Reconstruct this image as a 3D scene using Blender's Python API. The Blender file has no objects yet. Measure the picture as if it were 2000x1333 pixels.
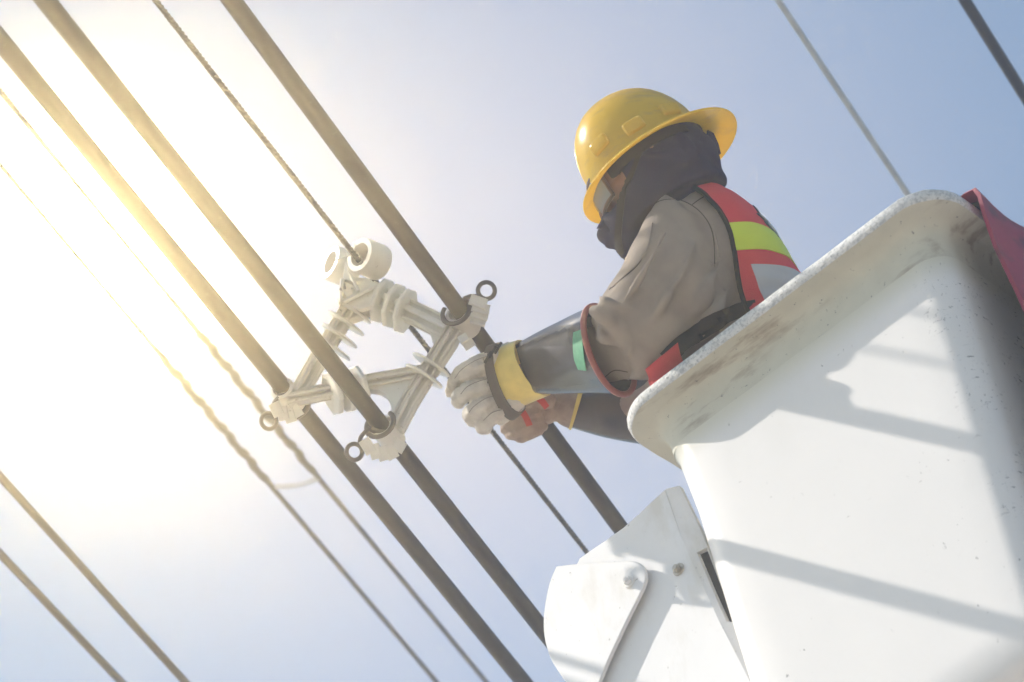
import bpy, bmesh, math, random
from mathutils import Vector, Matrix, noise
from mathutils.bvhtree import BVHTree
random.seed(7)
sc = bpy.context.scene
COL = sc.collection
V = Vector
rad = math.radians

# ------------------------------------------------------------------ camera
PITCH, ROLL, LENS = rad(42), rad(15), 144.0
CAM = V((0, 0, 1.6))
FPX = LENS / 36.0 * 2000.0
r0 = V((1, 0, 0)); FW = V((0, math.cos(PITCH), math.sin(PITCH))); u0 = V((0, -math.sin(PITCH), math.cos(PITCH)))
RT = math.cos(ROLL) * r0 - math.sin(ROLL) * u0
UP = math.sin(ROLL) * r0 + math.cos(ROLL) * u0
cd = bpy.data.cameras.new('camera'); cam = bpy.data.objects.new('camera', cd); COL.objects.link(cam)
cam.matrix_world = Matrix(((RT.x, UP.x, -FW.x, CAM.x), (RT.y, UP.y, -FW.y, CAM.y), (RT.z, UP.z, -FW.z, CAM.z), (0, 0, 0, 1)))
cd.lens = LENS; cd.sensor_width = 36; cd.clip_start = 0.1; cd.clip_end = 500
cd.dof.use_dof = True; cd.dof.focus_distance = 8.3; cd.dof.aperture_fstop = 4.5
sc.camera = cam

# ------------------------------------------------------------------ sun, sky, exposure
SUN_AZ, SUN_EL = -80.5, 48.0
S = V((math.sin(rad(SUN_AZ)) * math.cos(rad(SUN_EL)), math.cos(rad(SUN_AZ)) * math.cos(rad(SUN_EL)), math.sin(rad(SUN_EL))))
sd = bpy.data.lights.new('sun', 'SUN'); so = bpy.data.objects.new('sun', sd); COL.objects.link(so)
sd.energy = 2.0; sd.angle = rad(0.53); sd.color = (1.0, 0.93, 0.85)
so.rotation_euler = S.to_track_quat('Z', 'Y').to_euler(); so.location = (-8, 4, 14)

def P(x, y, z):
    """photo pixel (2000 x 1333) and distance along the view axis -> point in the world"""
    return CAM + z * (FW + RT * ((x - 1000) / FPX) - UP * ((y - 666.5) / FPX))

world = bpy.data.worlds.new('World'); sc.world = world; world.use_nodes = True
wt = world.node_tree; wt.nodes.clear()
def wn(t, **k):
    n = wt.nodes.new(t)
    for a, b in k.items(): setattr(n, a, b)
    return n
wo = wn('ShaderNodeOutputWorld'); bg = wn('ShaderNodeBackground')
sky = wn('ShaderNodeTexSky', sky_type='NISHITA'); sky.sun_disc = False
sky.sun_elevation = rad(SUN_EL); sky.sun_rotation = rad(SUN_AZ) % (2 * math.pi)
sky.air_density = 1.0; sky.dust_density = 1.2; sky.ozone_density = 1.0
SKY_STRENGTH = 0.065
bg.inputs['Strength'].default_value = SKY_STRENGTH
tc = wn('ShaderNodeTexCoord')
def lobe(px, py, sigma_deg, colour):
    """bright milky glow in the hazy sky, round a direction"""
    d = (P(px, py, 1) - CAM).normalized()
    s = wn('ShaderNodeVectorMath', operation='DISTANCE'); s.inputs[1].default_value = d
    wt.links.new(tc.outputs['Generated'], s.inputs[0])
    a = wn('ShaderNodeMath', operation='DIVIDE'); a.inputs[1].default_value = rad(sigma_deg); wt.links.new(s.outputs['Value'], a.inputs[0])
    b = wn('ShaderNodeMath', operation='POWER'); b.inputs[1].default_value = 2; wt.links.new(a.outputs[0], b.inputs[0])
    c = wn('ShaderNodeMath', operation='MULTIPLY'); c.inputs[1].default_value = -1; wt.links.new(b.outputs[0], c.inputs[0])
    e = wn('ShaderNodeMath', operation='EXPONENT'); wt.links.new(c.outputs[0], e.inputs[0])
    v = wn('ShaderNodeVectorMath', operation='SCALE'); v.inputs[0].default_value = [q / SKY_STRENGTH for q in colour]; wt.links.new(e.outputs[0], v.inputs['Scale'])
    return v.outputs[0]
tint = wn('ShaderNodeMix', data_type='RGBA', blend_type='MULTIPLY'); tint.inputs[0].default_value = 1.0
wt.links.new(sky.outputs[0], tint.inputs[6]); tint.inputs[7].default_value = (0.985, 1.03, 0.94, 1)      # pale, slightly greenish summer haze
acc = tint.outputs[2]
for args in ((150, 480, 1.1, (64, 48, 22)), (300, 640, 4.2, (0.03, 0.025, 0.018)), (950, 600, 6.2, (0.12, 0.088, 0.064))):
    ad = wn('ShaderNodeVectorMath', operation='ADD'); wt.links.new(acc, ad.inputs[0]); wt.links.new(lobe(*args), ad.inputs[1]); acc = ad.outputs[0]
wt.links.new(acc, bg.inputs['Color']); wt.links.new(bg.outputs[0], wo.inputs['Surface'])
world.cycles.sampling_method = 'MANUAL'; world.cycles.sample_map_resolution = 2048
sc.view_settings.view_transform = 'Standard'; sc.view_settings.look = 'None'; sc.view_settings.gamma = 1.0
sc.view_settings.exposure = 1.6; sc.view_settings.use_curve_mapping = False
sc.render.engine = 'CYCLES'
sc.cycles.use_denoising = True
sc.cycles.max_bounces = 10; sc.cycles.volume_bounces = 1; sc.cycles.transparent_max_bounces = 12
HAZE_DENSITY, HAZE_G = 0.018, 0.958

# ------------------------------------------------------------------ helpers
def az(a): return V((math.sin(rad(a)), math.cos(rad(a)), 0))
CD = az(14.3)                       # direction the cables run
E1, E2, ZZ = az(-58), az(32), V((0, 0, 1))
BASE = {}                           # object -> matrix of its frame in the world

def props(o, label=None, cat=None, group=None, kind=None):
    if label: o['label'] = label
    if cat: o['category'] = cat
    if group: o['group'] = group
    if kind: o['kind'] = kind
    return o
def thing(name, loc, label, cat, group=None, mat=None):
    o = bpy.data.objects.new(name, None); COL.objects.link(o)
    m = mat if mat is not None else Matrix.Translation(loc)
    o.matrix_world = m; BASE[o] = m.copy(); o.empty_display_size = 0.1
    return props(o, label, cat, group)
def put(name, bm, mats, parent=None, smooth=True, base=None, local=False, label=None):
    """link a bmesh given in world coordinates as one object"""
    me = bpy.data.meshes.new(name)
    m = BASE[parent] if parent is not None else (Matrix.Translation(base) if base is not None else Matrix.Identity(4))
    if not local: bm.transform(m.inverted())
    bmesh.ops.recalc_face_normals(bm, faces=bm.faces)
    bm.to_mesh(me); bm.free()
    for x in (mats if isinstance(mats, (list, tuple)) else [mats]): me.materials.append(x)
    if smooth:
        for p in me.polygons: p.use_smooth = True
        me.set_sharp_from_angle(angle=rad(38))
    o = bpy.data.objects.new(name, me); COL.objects.link(o); BASE[o] = m.copy()
    if parent is not None: o.parent = parent
    else: o.matrix_world = m
    if label: o['label'] = label
    return o

def loft(bm, rings, cap0=True, cap1=True, closed=True, mi=0):
    vs = [[bm.verts.new(p) for p in r] for r in rings]
    n = len(rings[0])
    for a, b in zip(vs, vs[1:]):
        for i in range(n if closed else n - 1):
            f = bm.faces.new((a[i], a[(i + 1) % n], b[(i + 1) % n], b[i])); f.material_index = mi
    if closed and cap0: bm.faces.new(vs[0][::-1]).material_index = mi
    if closed and cap1: bm.faces.new(vs[-1]).material_index = mi
    return vs
def shell(bm, top, bot, mi=0):
    """sheet with thickness from two grids of points; all rims closed with quads"""
    a = [[bm.verts.new(p) for p in r] for r in top]; b = [[bm.verts.new(p) for p in r] for r in bot]
    R, Cn = len(a), len(a[0])
    def q(*v): bm.faces.new(v).material_index = mi
    for i in range(R - 1):
        for j in range(Cn - 1):
            q(a[i][j], a[i][j + 1], a[i + 1][j + 1], a[i + 1][j]); q(b[i][j], b[i + 1][j], b[i + 1][j + 1], b[i][j + 1])
        for j in (0, Cn - 1): q(a[i][j], a[i + 1][j], b[i + 1][j], b[i][j])
    for i in (0, R - 1):
        for j in range(Cn - 1): q(a[i][j], b[i][j], b[i][j + 1], a[i][j + 1])
def ring(c, A, B, n=28, p=2.0):
    out = []
    for i in range(n):
        t = 2 * math.pi * i / n; c_, s_ = math.cos(t), math.sin(t)
        out.append(c + A * math.copysign(abs(c_) ** (2 / p), c_) + B * math.copysign(abs(s_) ** (2 / p), s_))
    return out
def sec(ax, ay, bx, by, z, rd, k=0.0, n=28, p=2.1, kr=0.0):
    """cross-section whose two outline points lie at pixels a and b; rd = half depth, k tilts the near side up"""
    c = P((ax + bx) / 2, (ay + by) / 2, z); A = (P(bx, by, z) - P(ax, ay, z)) / 2
    B = FW * (rd * math.sqrt(max(0, 1 - k * k))) - UP * (rd * k) + RT * (rd * kr)
    return ring(c, A, B, n, p)
def spline(pts, m=6):
    """Catmull-Rom through points (vectors of any length)"""
    if len(pts) < 3: return [list(p) for p in pts]
    q = [[2 * a - b for a, b in zip(pts[0], pts[1])]] + [list(p) for p in pts] + [[2 * a - b for a, b in zip(pts[-1], pts[-2])]]
    out = []
    for i in range(1, len(q) - 2):
        for j in range(m):
            t = j / m
            out.append([0.5 * (2 * b + (c - a) * t + (2 * a - 5 * b + 4 * c - d) * t * t + (-a + 3 * b - 3 * c + d) * t ** 3) for a, b, c, d in zip(q[i - 1], q[i], q[i + 1], q[i + 2])])
    out.append(list(pts[-1]))
    return out
def secs(lst, m=5, **k):
    return [sec(*s[:6], **k) if len(s) == 6 else sec(*s[:6], k=s[6], **k) for s in spline(lst, m)]
def frames(pts):
    T = []
    for i in range(len(pts)):
        T.append((pts[min(i + 1, len(pts) - 1)] - pts[max(i - 1, 0)]).normalized())
    a = V((0, 0, 1)) if abs(T[0].z) < 0.9 else V((1, 0, 0))
    N = (a - T[0] * a.dot(T[0])).normalized(); out = []
    for t in T:
        N = (N - t * N.dot(t)).normalized(); out.append((t, N, t.cross(N)))
    return out
def tube(bm, pts, r, n=12, cap=True, mi=0, flat=1.0, round_ends=False):
    pts = [V(p) for p in pts]; rs = list(r) if isinstance(r, (list, tuple)) else [r] * len(pts)
    if round_ends:
        f = frames(pts)
        a, b = [], []
        for s in (0.95, 0.75, 0.4):
            h = math.sqrt(1 - s * s)
            a.append((pts[0] - f[0][0] * rs[0] * s, rs[0] * h)); b.append((pts[-1] + f[-1][0] * rs[-1] * s, rs[-1] * h))
        q = a + list(zip(pts, rs)) + b[::-1]
        pts = [x[0] for x in q]; rs = [x[1] for x in q]
    rings = [ring(p, N * rr, B * rr * flat, n) for p, rr, (t, N, B) in zip(pts, rs, frames(pts))]
    loft(bm, rings, cap, cap, mi=mi)
def torus(bm, c, ax, R, r, n=28, m=10, sx=1.0):
    ax = ax.normalized(); a = V((0, 0, 1)) if abs(ax.z) < 0.9 else V((1, 0, 0))
    u = (a - ax * a.dot(ax)).normalized(); v = ax.cross(u)
    rings = []
    for i in range(n):
        t = 2 * math.pi * i / n; d = u * math.cos(t) * sx + v * math.sin(t)
        rings.append(ring(c + d * R, d.normalized() * r, ax * r, m))
    rings.append(rings[0])
    loft(bm, rings, False, False); bmesh.ops.remove_doubles(bm, verts=bm.verts, dist=1e-6)
def cyl(bm, c, ax, r, h, n=24, r2=None, bev=0.0, mi=0):
    """solid disc or cylinder, centre c, chamfered"""
    ax = ax.normalized(); a = V((0, 0, 1)) if abs(ax.z) < 0.9 else V((1, 0, 0))
    u = (a - ax * a.dot(ax)).normalized(); v = ax.cross(u); r2 = r2 or r
    prof = [(-h / 2, r - bev), (-h / 2 + bev, r), (h / 2 - bev, r2), (h / 2, r2 - bev)] if bev else [(-h / 2, r), (h / 2, r2)]
    loft(bm, [ring(c + ax * z, u * q, v * q, n) for z, q in prof], mi=mi)
def prism(bm, pts, thick, bev=0.0, mi=0):
    """polygon (world points, roughly flat) extruded by the vector thick, chamfered at its front edge"""
    c = sum(pts, V()) / len(pts)
    def inset(d):
        out = []
        for i, p in enumerate(pts):
            a, b = pts[i - 1], pts[(i + 1) % len(pts)]
            t1 = (p - a).normalized(); t2 = (b - p).normalized(); nn = thick.normalized()
            m = (nn.cross(t1) + nn.cross(t2))
            m = m.normalized() if m.length > 1e-6 else (c - p).normalized()
            if m.dot(c - p) < 0 and False: m = -m
            out.append(p + m * d)
        return out
    area = sum(((pts[i] - c).cross(pts[(i + 1) % len(pts)] - c)).dot(thick) for i in range(len(pts)))
    sgn = 1 if area > 0 else -1
    if bev:
        b = thick.normalized() * bev
        loft(bm, [inset(sgn * bev), [p + b for p in pts], [p + thick for p in pts]], mi=mi)
    else:
        loft(bm, [pts, [p + thick for p in pts]], mi=mi)
def bar(bm, a, b, w, d, wdir, bev=0.004, w2=None):
    """rectangular bar from a to b: width w along wdir, depth d"""
    t = (b - a).normalized(); wd = (wdir - t * wdir.dot(t)).normalized(); dd = t.cross(wd); w2 = w2 or w
    def rr(c, w_):
        o = []
        for sx, sy in ((1, 1), (-1, 1), (-1, -1), (1, -1)):
            p = c + wd * (sx * (w_ / 2)) + dd * (sy * d / 2)
            o += [p - wd * sx * bev, p - dd * sy * bev] if sx * sy > 0 else [p - dd * sy * bev, p - wd * sx * bev]
        return o
    loft(bm, [rr(a, w), rr(b, w2)])
def fuse(bm, voxel, smooth=4, wr=None):
    """join the overlapping closed shells of a bmesh into one continuous skin"""
    me = bpy.data.meshes.new('tmp'); bmesh.ops.recalc_face_normals(bm, faces=bm.faces); bm.to_mesh(me); bm.free()
    o = bpy.data.objects.new('tmp', me); COL.objects.link(o)
    md = o.modifiers.new('r', 'REMESH'); md.mode = 'VOXEL'; md.voxel_size = voxel
    dg = bpy.context.evaluated_depsgraph_get(); dg.update()
    m2 = bpy.data.meshes.new_from_object(o.evaluated_get(dg))
    nb = bmesh.new(); nb.from_mesh(m2)
    bpy.data.objects.remove(o); bpy.data.meshes.remove(me); bpy.data.meshes.remove(m2)
    for _ in range(smooth): bmesh.ops.smooth_vert(nb, verts=nb.verts, factor=0.5, use_axis_x=True, use_axis_y=True, use_axis_z=True)
    if wr:
        nb.normal_update()
        dl = [(v, v.normal * wr(v.co)) for v in nb.verts]
        for v, d in dl: v.co += d
        bmesh.ops.smooth_vert(nb, verts=nb.verts, factor=0.5, use_axis_x=True, use_axis_y=True, use_axis_z=True)
    return nb
def tree(bm):
    bmesh.ops.recalc_face_normals(bm, faces=bm.faces); bm.normal_update(); bm.faces.ensure_lookup_table()
    return BVHTree.FromBMesh(bm)
def hit(bvh, x, y, zg):
    d = (P(x, y, 1) - CAM).normalized()
    h = bvh.ray_cast(CAM, d)
    if h[0] is None:
        h = bvh.find_nearest(P(x, y, zg))
    return h[0], (h[1] if h[1].dot(d) < 0 else -h[1])
def soft(nn, x, y): return (nn * .35 - (P(x, y, 1) - CAM).normalized() * .65).normalized()
def drape(bm, bvh, left, right, off=0.003, thick=0.003, nu=10, m=6, zg=8.3, mi=0):
    """sheet between two pixel polylines laid on a surface, with its own thickness"""
    L, R = spline(left, m), spline(right, m)
    n = max(len(L), len(R))
    def res(q):
        out = []
        for i in range(n):
            t = i / (n - 1) * (len(q) - 1); k = min(int(t), len(q) - 2); f = t - k
            out.append([a + (b - a) * f for a, b in zip(q[k], q[k + 1])])
        return out
    L, R = res(L), res(R)
    top, bot = [], []
    for a, b in zip(L, R):
        tr, br = [], []
        for j in range(nu + 1):
            f = j / nu; qx, qy = a[0] + (b[0] - a[0]) * f, a[1] + (b[1] - a[1]) * f; p, nn = hit(bvh, qx, qy, zg); nn = soft(nn, qx, qy)
            tr.append(p + nn * (off + thick)); br.append(p + nn * (off - 0.002))
        top.append(tr); bot.append(br)
    shell(bm, top, bot, mi)
def ribbon(bm, bvh, path, w, off=0.002, thick=0.003, zg=8.3, nu=3, m=6):
    q = spline(path, m); L, R = [], []
    for i, p in enumerate(q):
        a, b = q[max(i - 1, 0)], q[min(i + 1, len(q) - 1)]
        dx, dy = b[0] - a[0], b[1] - a[1]; l = math.hypot(dx, dy) or 1
        L.append((p[0] - dy / l * w / 2, p[1] + dx / l * w / 2)); R.append((p[0] + dy / l * w / 2, p[1] - dx / l * w / 2))
    drape(bm, bvh, L, R, off, thick, nu, 1, zg)
def seam(bm, bvh, path, r=0.0012, zg=8.3, m=6):
    pts = [hit(bvh, x, y, zg)[0] for x, y in spline(path, m)]
    tube(bm, pts, r, 6)

# ------------------------------------------------------------------ materials
def mat(name, col, rough=0.6, metal=0.0, var=0.12, vscale=18.0, bump=0.0, bscale=200.0, col2=None, stain=None, coat=0.0, spec=0.5, stretch=None, trans=0.0):
    m = bpy.data.materials.new(name); m.use_nodes = True; t = m.node_tree; N = t.nodes; L = t.links
    b = N['Principled BSDF']; out = N['Material Output']
    b.inputs['Roughness'].default_value = rough; b.inputs['Metallic'].default_value = metal
    b.inputs['Coat Weight'].default_value = coat; b.inputs['Specular IOR Level'].default_value = spec
    co = N.new('ShaderNodeTexCoord').outputs['Object']
    if stretch:
        mp = N.new('ShaderNodeMapping'); mp.inputs['Scale'].default_value = stretch; L.new(co, mp.inputs['Vector']); co = mp.outputs[0]
    nz = N.new('ShaderNodeTexNoise'); nz.inputs['Scale'].default_value = vscale; nz.inputs['Detail'].default_value = 6; L.new(co, nz.inputs['Vector'])
    rp = N.new('ShaderNodeValToRGB'); L.new(nz.outputs['Fac'], rp.inputs[0])
    c2 = col2 or tuple(c * (1 - var * 2) for c in col)
    rp.color_ramp.elements[0].position = 0.3; rp.color_ramp.elements[1].position = 0.7
    rp.color_ramp.elements[0].color = (*c2, 1); rp.color_ramp.elements[1].color = (*col, 1)
    c = rp.outputs[0]
    for s in (stain or []):                    # (colour, noise scale, low, high, stretch, amount)
        sc_, lo, hi, st, am = s[1:6]
        mp = N.new('ShaderNodeMapping'); mp.inputs['Scale'].default_value = st; mp.inputs['Location'].default_value = (sc_ * .13, 1.7, .4)
        L.new(N['Texture Coordinate'].outputs['Object'], mp.inputs['Vector'])
        n2 = N.new('ShaderNodeTexNoise'); n2.inputs['Scale'].default_value = sc_; n2.inputs['Detail'].default_value = 7; n2.inputs['Roughness'].default_value = 0.62; L.new(mp.outputs[0], n2.inputs['Vector'])
        mr = N.new('ShaderNodeMapRange'); mr.inputs[1].default_value = lo; mr.inputs[2].default_value = hi; mr.inputs[4].default_value = am; L.new(n2.outputs['Fac'], mr.inputs[0])
        fac = mr.outputs[0]
        if len(s) > 6:                         # only inside patches of a coarser noise
            n3 = N.new('ShaderNodeTexNoise'); n3.inputs['Scale'].default_value = s[6]; n3.inputs['Detail'].default_value = 2
            L.new(N['Texture Coordinate'].outputs['Object'], n3.inputs['Vector'])
            m3 = N.new('ShaderNodeMapRange'); m3.inputs[1].default_value = s[7]; m3.inputs[2].default_value = s[8]; L.new(n3.outputs['Fac'], m3.inputs[0])
            mu = N.new('ShaderNodeMath'); mu.operation = 'MULTIPLY'; L.new(fac, mu.inputs[0]); L.new(m3.outputs[0], mu.inputs[1]); fac = mu.outputs[0]
        mx = N.new('ShaderNodeMix'); mx.data_type = 'RGBA'; L.new(fac, mx.inputs[0]); L.new(c, mx.inputs[6]); mx.inputs[7].default_value = (*s[0], 1); c = mx.outputs[2]
    L.new(c, b.inputs['Base Color'])
    if bump:
        n4 = N.new('ShaderNodeTexNoise'); n4.inputs['Scale'].default_value = bscale; n4.inputs['Detail'].default_value = 4; L.new(co, n4.inputs['Vector'])
        bp = N.new('ShaderNodeBump'); bp.inputs['Strength'].default_value = bump; bp.inputs['Distance'].default_value = 0.004; L.new(n4.outputs['Fac'], bp.inputs['Height']); L.new(bp.outputs[0], b.inputs['Normal'])
    if trans:
        tl = N.new('ShaderNodeBsdfTranslucent'); L.new(c, tl.inputs['Color'])
        ms = N.new('ShaderNodeMixShader'); ms.inputs[0].default_value = trans; L.new(b.outputs[0], ms.inputs[1]); L.new(tl.outputs[0], ms.inputs[2]); L.new(ms.outputs[0], out.inputs['Surface'])
    return m
ONE = (1, 1, 1)
M = {}
M['ground'] = mat('ground_concrete', (0.44, 0.40, 0.37), 0.9, var=.15, vscale=.6, bump=.3, bscale=40)
M['gel'] = mat('white_gelcoat', (0.76, 0.735, 0.705), 0.38, var=.02, vscale=3, coat=.08, bump=.05, bscale=6,
    stain=[((.62, .60, .54), 5, .55, .8, (1, 1, .35), .35), ((.10, .09, .08), 95, .665, .70, (1, 1, .55), .85, 7, .52, .62), ((.30, .28, .25), 160, .69, .73, (.35, 1, 1), .8)])
M['rimface'] = mat('chipped_rim_paint', (0.70, 0.69, 0.66), 0.75, var=.06, vscale=60, bump=.6, bscale=160,
    stain=[((.30, .31, .31), 150, .46, .60, ONE, .65), ((.16, .15, .14), 80, .62, .68, ONE, .8)])
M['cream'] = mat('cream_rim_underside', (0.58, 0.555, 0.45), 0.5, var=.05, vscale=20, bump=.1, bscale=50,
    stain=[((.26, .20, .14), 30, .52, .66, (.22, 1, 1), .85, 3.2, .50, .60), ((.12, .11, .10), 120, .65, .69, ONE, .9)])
M['liner'] = mat('grey_liner', (0.5, 0.5, 0.48), 0.6)
M['steel_white'] = mat('white_painted_steel', (0.76, 0.745, 0.73), 0.45, var=.03, vscale=6, bump=.08, bscale=30, coat=.05,
    stain=[((.56, .52, .44), 12, .52, .70, (1, 1, .4), .55), ((.28, .26, .23), 70, .66, .70, ONE, .8)])
M['zinc'] = mat('zinc_bolt', (0.55, 0.5, 0.42), 0.35, metal=.8, var=.15, vscale=80)
M['dark'] = mat('dark_gap_shade', (0.02, 0.02, 0.022), 0.8)  # near-black colour standing in for shade inside gaps
M['cable'] = mat('black_cable_jacket', (0.026, 0.022, 0.021), 0.55, var=.2, vscale=30, bump=.25, bscale=60, stain=[((.045, .04, .035), 6, .50, .70, (2, 1, 2), .6), ((.07, .065, .06), 40, .64, .70, ONE, .4)], spec=.15)
M['wire'] = mat('stranded_wire', (0.07, 0.065, 0.06), 0.55, metal=.3)
M['greywire'] = mat('pale_steel_wire', (0.40, 0.45, 0.48), 0.5, metal=.4)
M['spacer'] = mat('ivory_polymer', (0.70, 0.665, 0.59), 0.35, var=.04, vscale=20, coat=.1, bump=.06, bscale=90, stain=[((.42, .36, .27), 14, .52, .72, ONE, .5), ((.25, .2, .15), 70, .64, .7, ONE, .5)])
M['clampdark'] = mat('brown_clamp_plastic', (0.11, 0.085, 0.065), 0.5)
M['strap'] = mat('clear_white_strap', (0.72, 0.72, 0.70), 0.5)
M['helmet'] = mat('yellow_helmet_plastic', (0.93, 0.67, 0.016), 0.25, var=.03, vscale=12, coat=.35, bump=.05, bscale=14,
    stain=[((.60, .44, .10), 22, .52, .70, (1, 1, 2), .4), ((.3, .22, .05), 150, .70, .73, ONE, .6)], trans=.52)
M['navy'] = mat('navy_hood_cloth', (0.009, 0.015, 0.058), 0.85, var=.2, vscale=14, bump=.35, bscale=520, spec=.15)
M['black'] = mat('black_webbing', (0.012, 0.012, 0.013), 0.7, bump=.4, bscale=700, spec=.15)
M['skin'] = mat('brown_skin', (0.20, 0.088, 0.05), 0.5, var=.08, vscale=30, bump=.1, bscale=300)
M['khaki'] = mat('grey_brown_work_cloth', (0.345, 0.29, 0.24), 0.9, var=.08, vscale=22, bump=.45, bscale=850, stain=[((.25, .205, .165), 5, .52, .75, ONE, .45)], spec=.15)
M['seam'] = mat('stitched_seam', (0.085, 0.07, 0.058), 0.9, spec=.15)
M['seam_light'] = mat('glove_stitching', (0.30, 0.26, 0.21), 0.9)
M['red'] = mat('red_mesh_cloth', (0.74, 0.045, 0.06), 0.75, var=.06, vscale=14, bump=.55, bscale=620)
M['lime'] = mat('lime_reflective_tape', (0.62, 0.74, 0.03), 0.45, var=.04, vscale=14, bump=.25, bscale=600)
M['silver'] = mat('silver_reflective_tape', (0.50, 0.51, 0.53), 0.4, var=.05, vscale=10, bump=.2, bscale=500)
M['badge'] = mat('dark_green_badge', (0.02, 0.09, 0.075), 0.4)
M['badgewhite'] = mat('white_badge', (0.7, 0.72, 0.72), 0.4)
M['rubber'] = mat('grey_rubber', (0.062, 0.056, 0.058), 0.26, var=.12, vscale=16, bump=.12, bscale=60, stain=[((.12, .11, .105), 9, .52, .75, ONE, .45)], coat=.2)
M['rolled'] = mat('red_rubber_edge', (0.33, 0.075, 0.055), 0.5)
M['greenlabel'] = mat('green_label', (0.10, 0.36, 0.20), 0.6, var=.12, vscale=120)
M['yellow'] = mat('yellow_leather_cuff', (0.80, 0.60, 0.13), 0.4, var=.12, vscale=24, coat=.2, stain=[((.45, .30, .08), 18, .55, .72, ONE, .5)])
M['leather'] = mat('pale_leather', (0.62, 0.57, 0.49), 0.8, var=.12, vscale=30, bump=.5, bscale=140, stain=[((.34, .29, .23), 26, .52, .68, ONE, .6)])
M['leather2'] = mat('tan_leather', (0.40, 0.295, 0.22), 0.8, var=.15, vscale=30, bump=.5, bscale=140, stain=[((.2, .13, .09), 24, .5, .68, ONE, .6)])
M['redbit'] = mat('red_strap', (0.62, 0.03, 0.02), 0.5)
M['blanket'] = mat('dark_red_rubber_sheet', (0.30, 0.022, 0.05), 0.55, var=.15, vscale=9, bump=.15, bscale=40, stain=[((.06, .02, .03), 12, .52, .66, (1, .4, 1), .8)])
M['trouser'] = mat('dark_trouser_cloth', (0.08, 0.07, 0.06), 0.9, spec=.15)
def add_mask(m, colour, build):
    t = m.node_tree; N, L = t.nodes, t.links; b = N['Principled BSDF']; src = b.inputs['Base Color'].links[0].from_socket
    mx = N.new('ShaderNodeMix'); mx.data_type = 'RGBA'; L.new(build(t), mx.inputs[0]); L.new(src, mx.inputs[6]); mx.inputs[7].default_value = (*colour, 1); L.new(mx.outputs[2], b.inputs['Base Color'])
def mrange(t, sock, a, b_, c=0., d=1.):
    n = t.nodes.new('ShaderNodeMapRange'); n.interpolation_type = 'SMOOTHSTEP'
    for i, v in enumerate((a, b_, c, d)): n.inputs[i + 1].default_value = v
    t.links.new(sock, n.inputs[0]); return n.outputs[0]
def mul(t, a, b_):
    n = t.nodes.new('ShaderNodeMath'); n.operation = 'MULTIPLY'; t.links.new(a, n.inputs[0]); t.links.new(b_, n.inputs[1]); return n.outputs[0]
def axis(t, k):
    n = t.nodes.new('ShaderNodeSeparateXYZ'); t.links.new(t.nodes['Texture Coordinate'].outputs['Object'], n.inputs[0]); return n.outputs[k]
def noise_tex(t, scale, stretch=(1, 1, 1), detail=6):
    mp = t.nodes.new('ShaderNodeMapping'); mp.inputs['Scale'].default_value = stretch; t.links.new(t.nodes['Texture Coordinate'].outputs['Object'], mp.inputs['Vector'])
    n = t.nodes.new('ShaderNodeTexNoise'); n.inputs['Scale'].default_value = scale; n.inputs['Detail'].default_value = detail; n.inputs['Roughness'].default_value = .6; t.links.new(mp.outputs[0], n.inputs['Vector']); return n.outputs['Fac']
WD = 1.06                                   # bucket depth; the bucket's frame starts at its floor
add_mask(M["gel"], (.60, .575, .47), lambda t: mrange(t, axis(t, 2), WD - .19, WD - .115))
for st, sc2, lo in (((.6, .6, 2.2), 85, .632), ((2, 2, .7), 120, .645)):
    add_mask(M['gel'], (.09, .085, .085), lambda t: mul(t, mrange(t, noise_tex(t, sc2, st), lo, lo + .03), mul(t, mrange(t, axis(t, 0), -.24, -.34), mrange(t, noise_tex(t, 9, (1, 1, 1), 2), .42, .56))))
t_ = M['strap'].node_tree; tp = t_.nodes.new('ShaderNodeBsdfTransparent'); ms_ = t_.nodes.new('ShaderNodeMixShader'); ms_.inputs[0].default_value = .5
t_.links.new(tp.outputs[0], ms_.inputs[1]); t_.links.new(t_.nodes['Principled BSDF'].outputs[0], ms_.inputs[2]); t_.links.new(ms_.outputs[0], t_.nodes['Material Output'].inputs['Surface'])
# glass of the goggles
gm = bpy.data.materials.new('smoky_lens'); gm.use_nodes = True; b = gm.node_tree.nodes['Principled BSDF']
b.inputs['Base Color'].default_value = (0.34, 0.42, 0.47, 1); b.inputs['Roughness'].default_value = 0.12
tr = gm.node_tree.nodes.new('ShaderNodeBsdfTransparent'); mx = gm.node_tree.nodes.new('ShaderNodeMixShader'); mx.inputs[0].default_value = 0.6
gm.node_tree.links.new(tr.outputs[0], mx.inputs[1]); gm.node_tree.links.new(b.outputs[0], mx.inputs[2]); gm.node_tree.links.new(mx.outputs[0], gm.node_tree.nodes['Material Output'].inputs['Surface'])
M['lens'] = gm

# ------------------------------------------------------------------ ground and air
bm = bmesh.new()
N_ = 12
gv = [[bm.verts.new((-60 + 120 * i / N_, -60 + 120 * j / N_, 0)) for j in range(N_ + 1)] for i in range(N_ + 1)]
for i in range(N_):
    for j in range(N_): bm.faces.new((gv[i][j], gv[i + 1][j], gv[i + 1][j + 1], gv[i][j + 1]))
props(put('ground', bm, M['ground']), kind='structure')
bm = bmesh.new(); bmesh.ops.create_cube(bm, size=1); bm.transform(Matrix.Translation((0, 0, 4.0)) @ Matrix.Diagonal((124, 124, 10.0, 1)))
hm = bpy.data.materials.new('haze'); hm.use_nodes = True; hm.node_tree.nodes.remove(hm.node_tree.nodes['Principled BSDF'])
pv = hm.node_tree.nodes.new('ShaderNodeVolumePrincipled'); pv.inputs['Color'].default_value = (0.98, 0.98, 0.98, 1)
pv.inputs['Density'].default_value = HAZE_DENSITY; pv.inputs['Anisotropy'].default_value = HAZE_G
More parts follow.
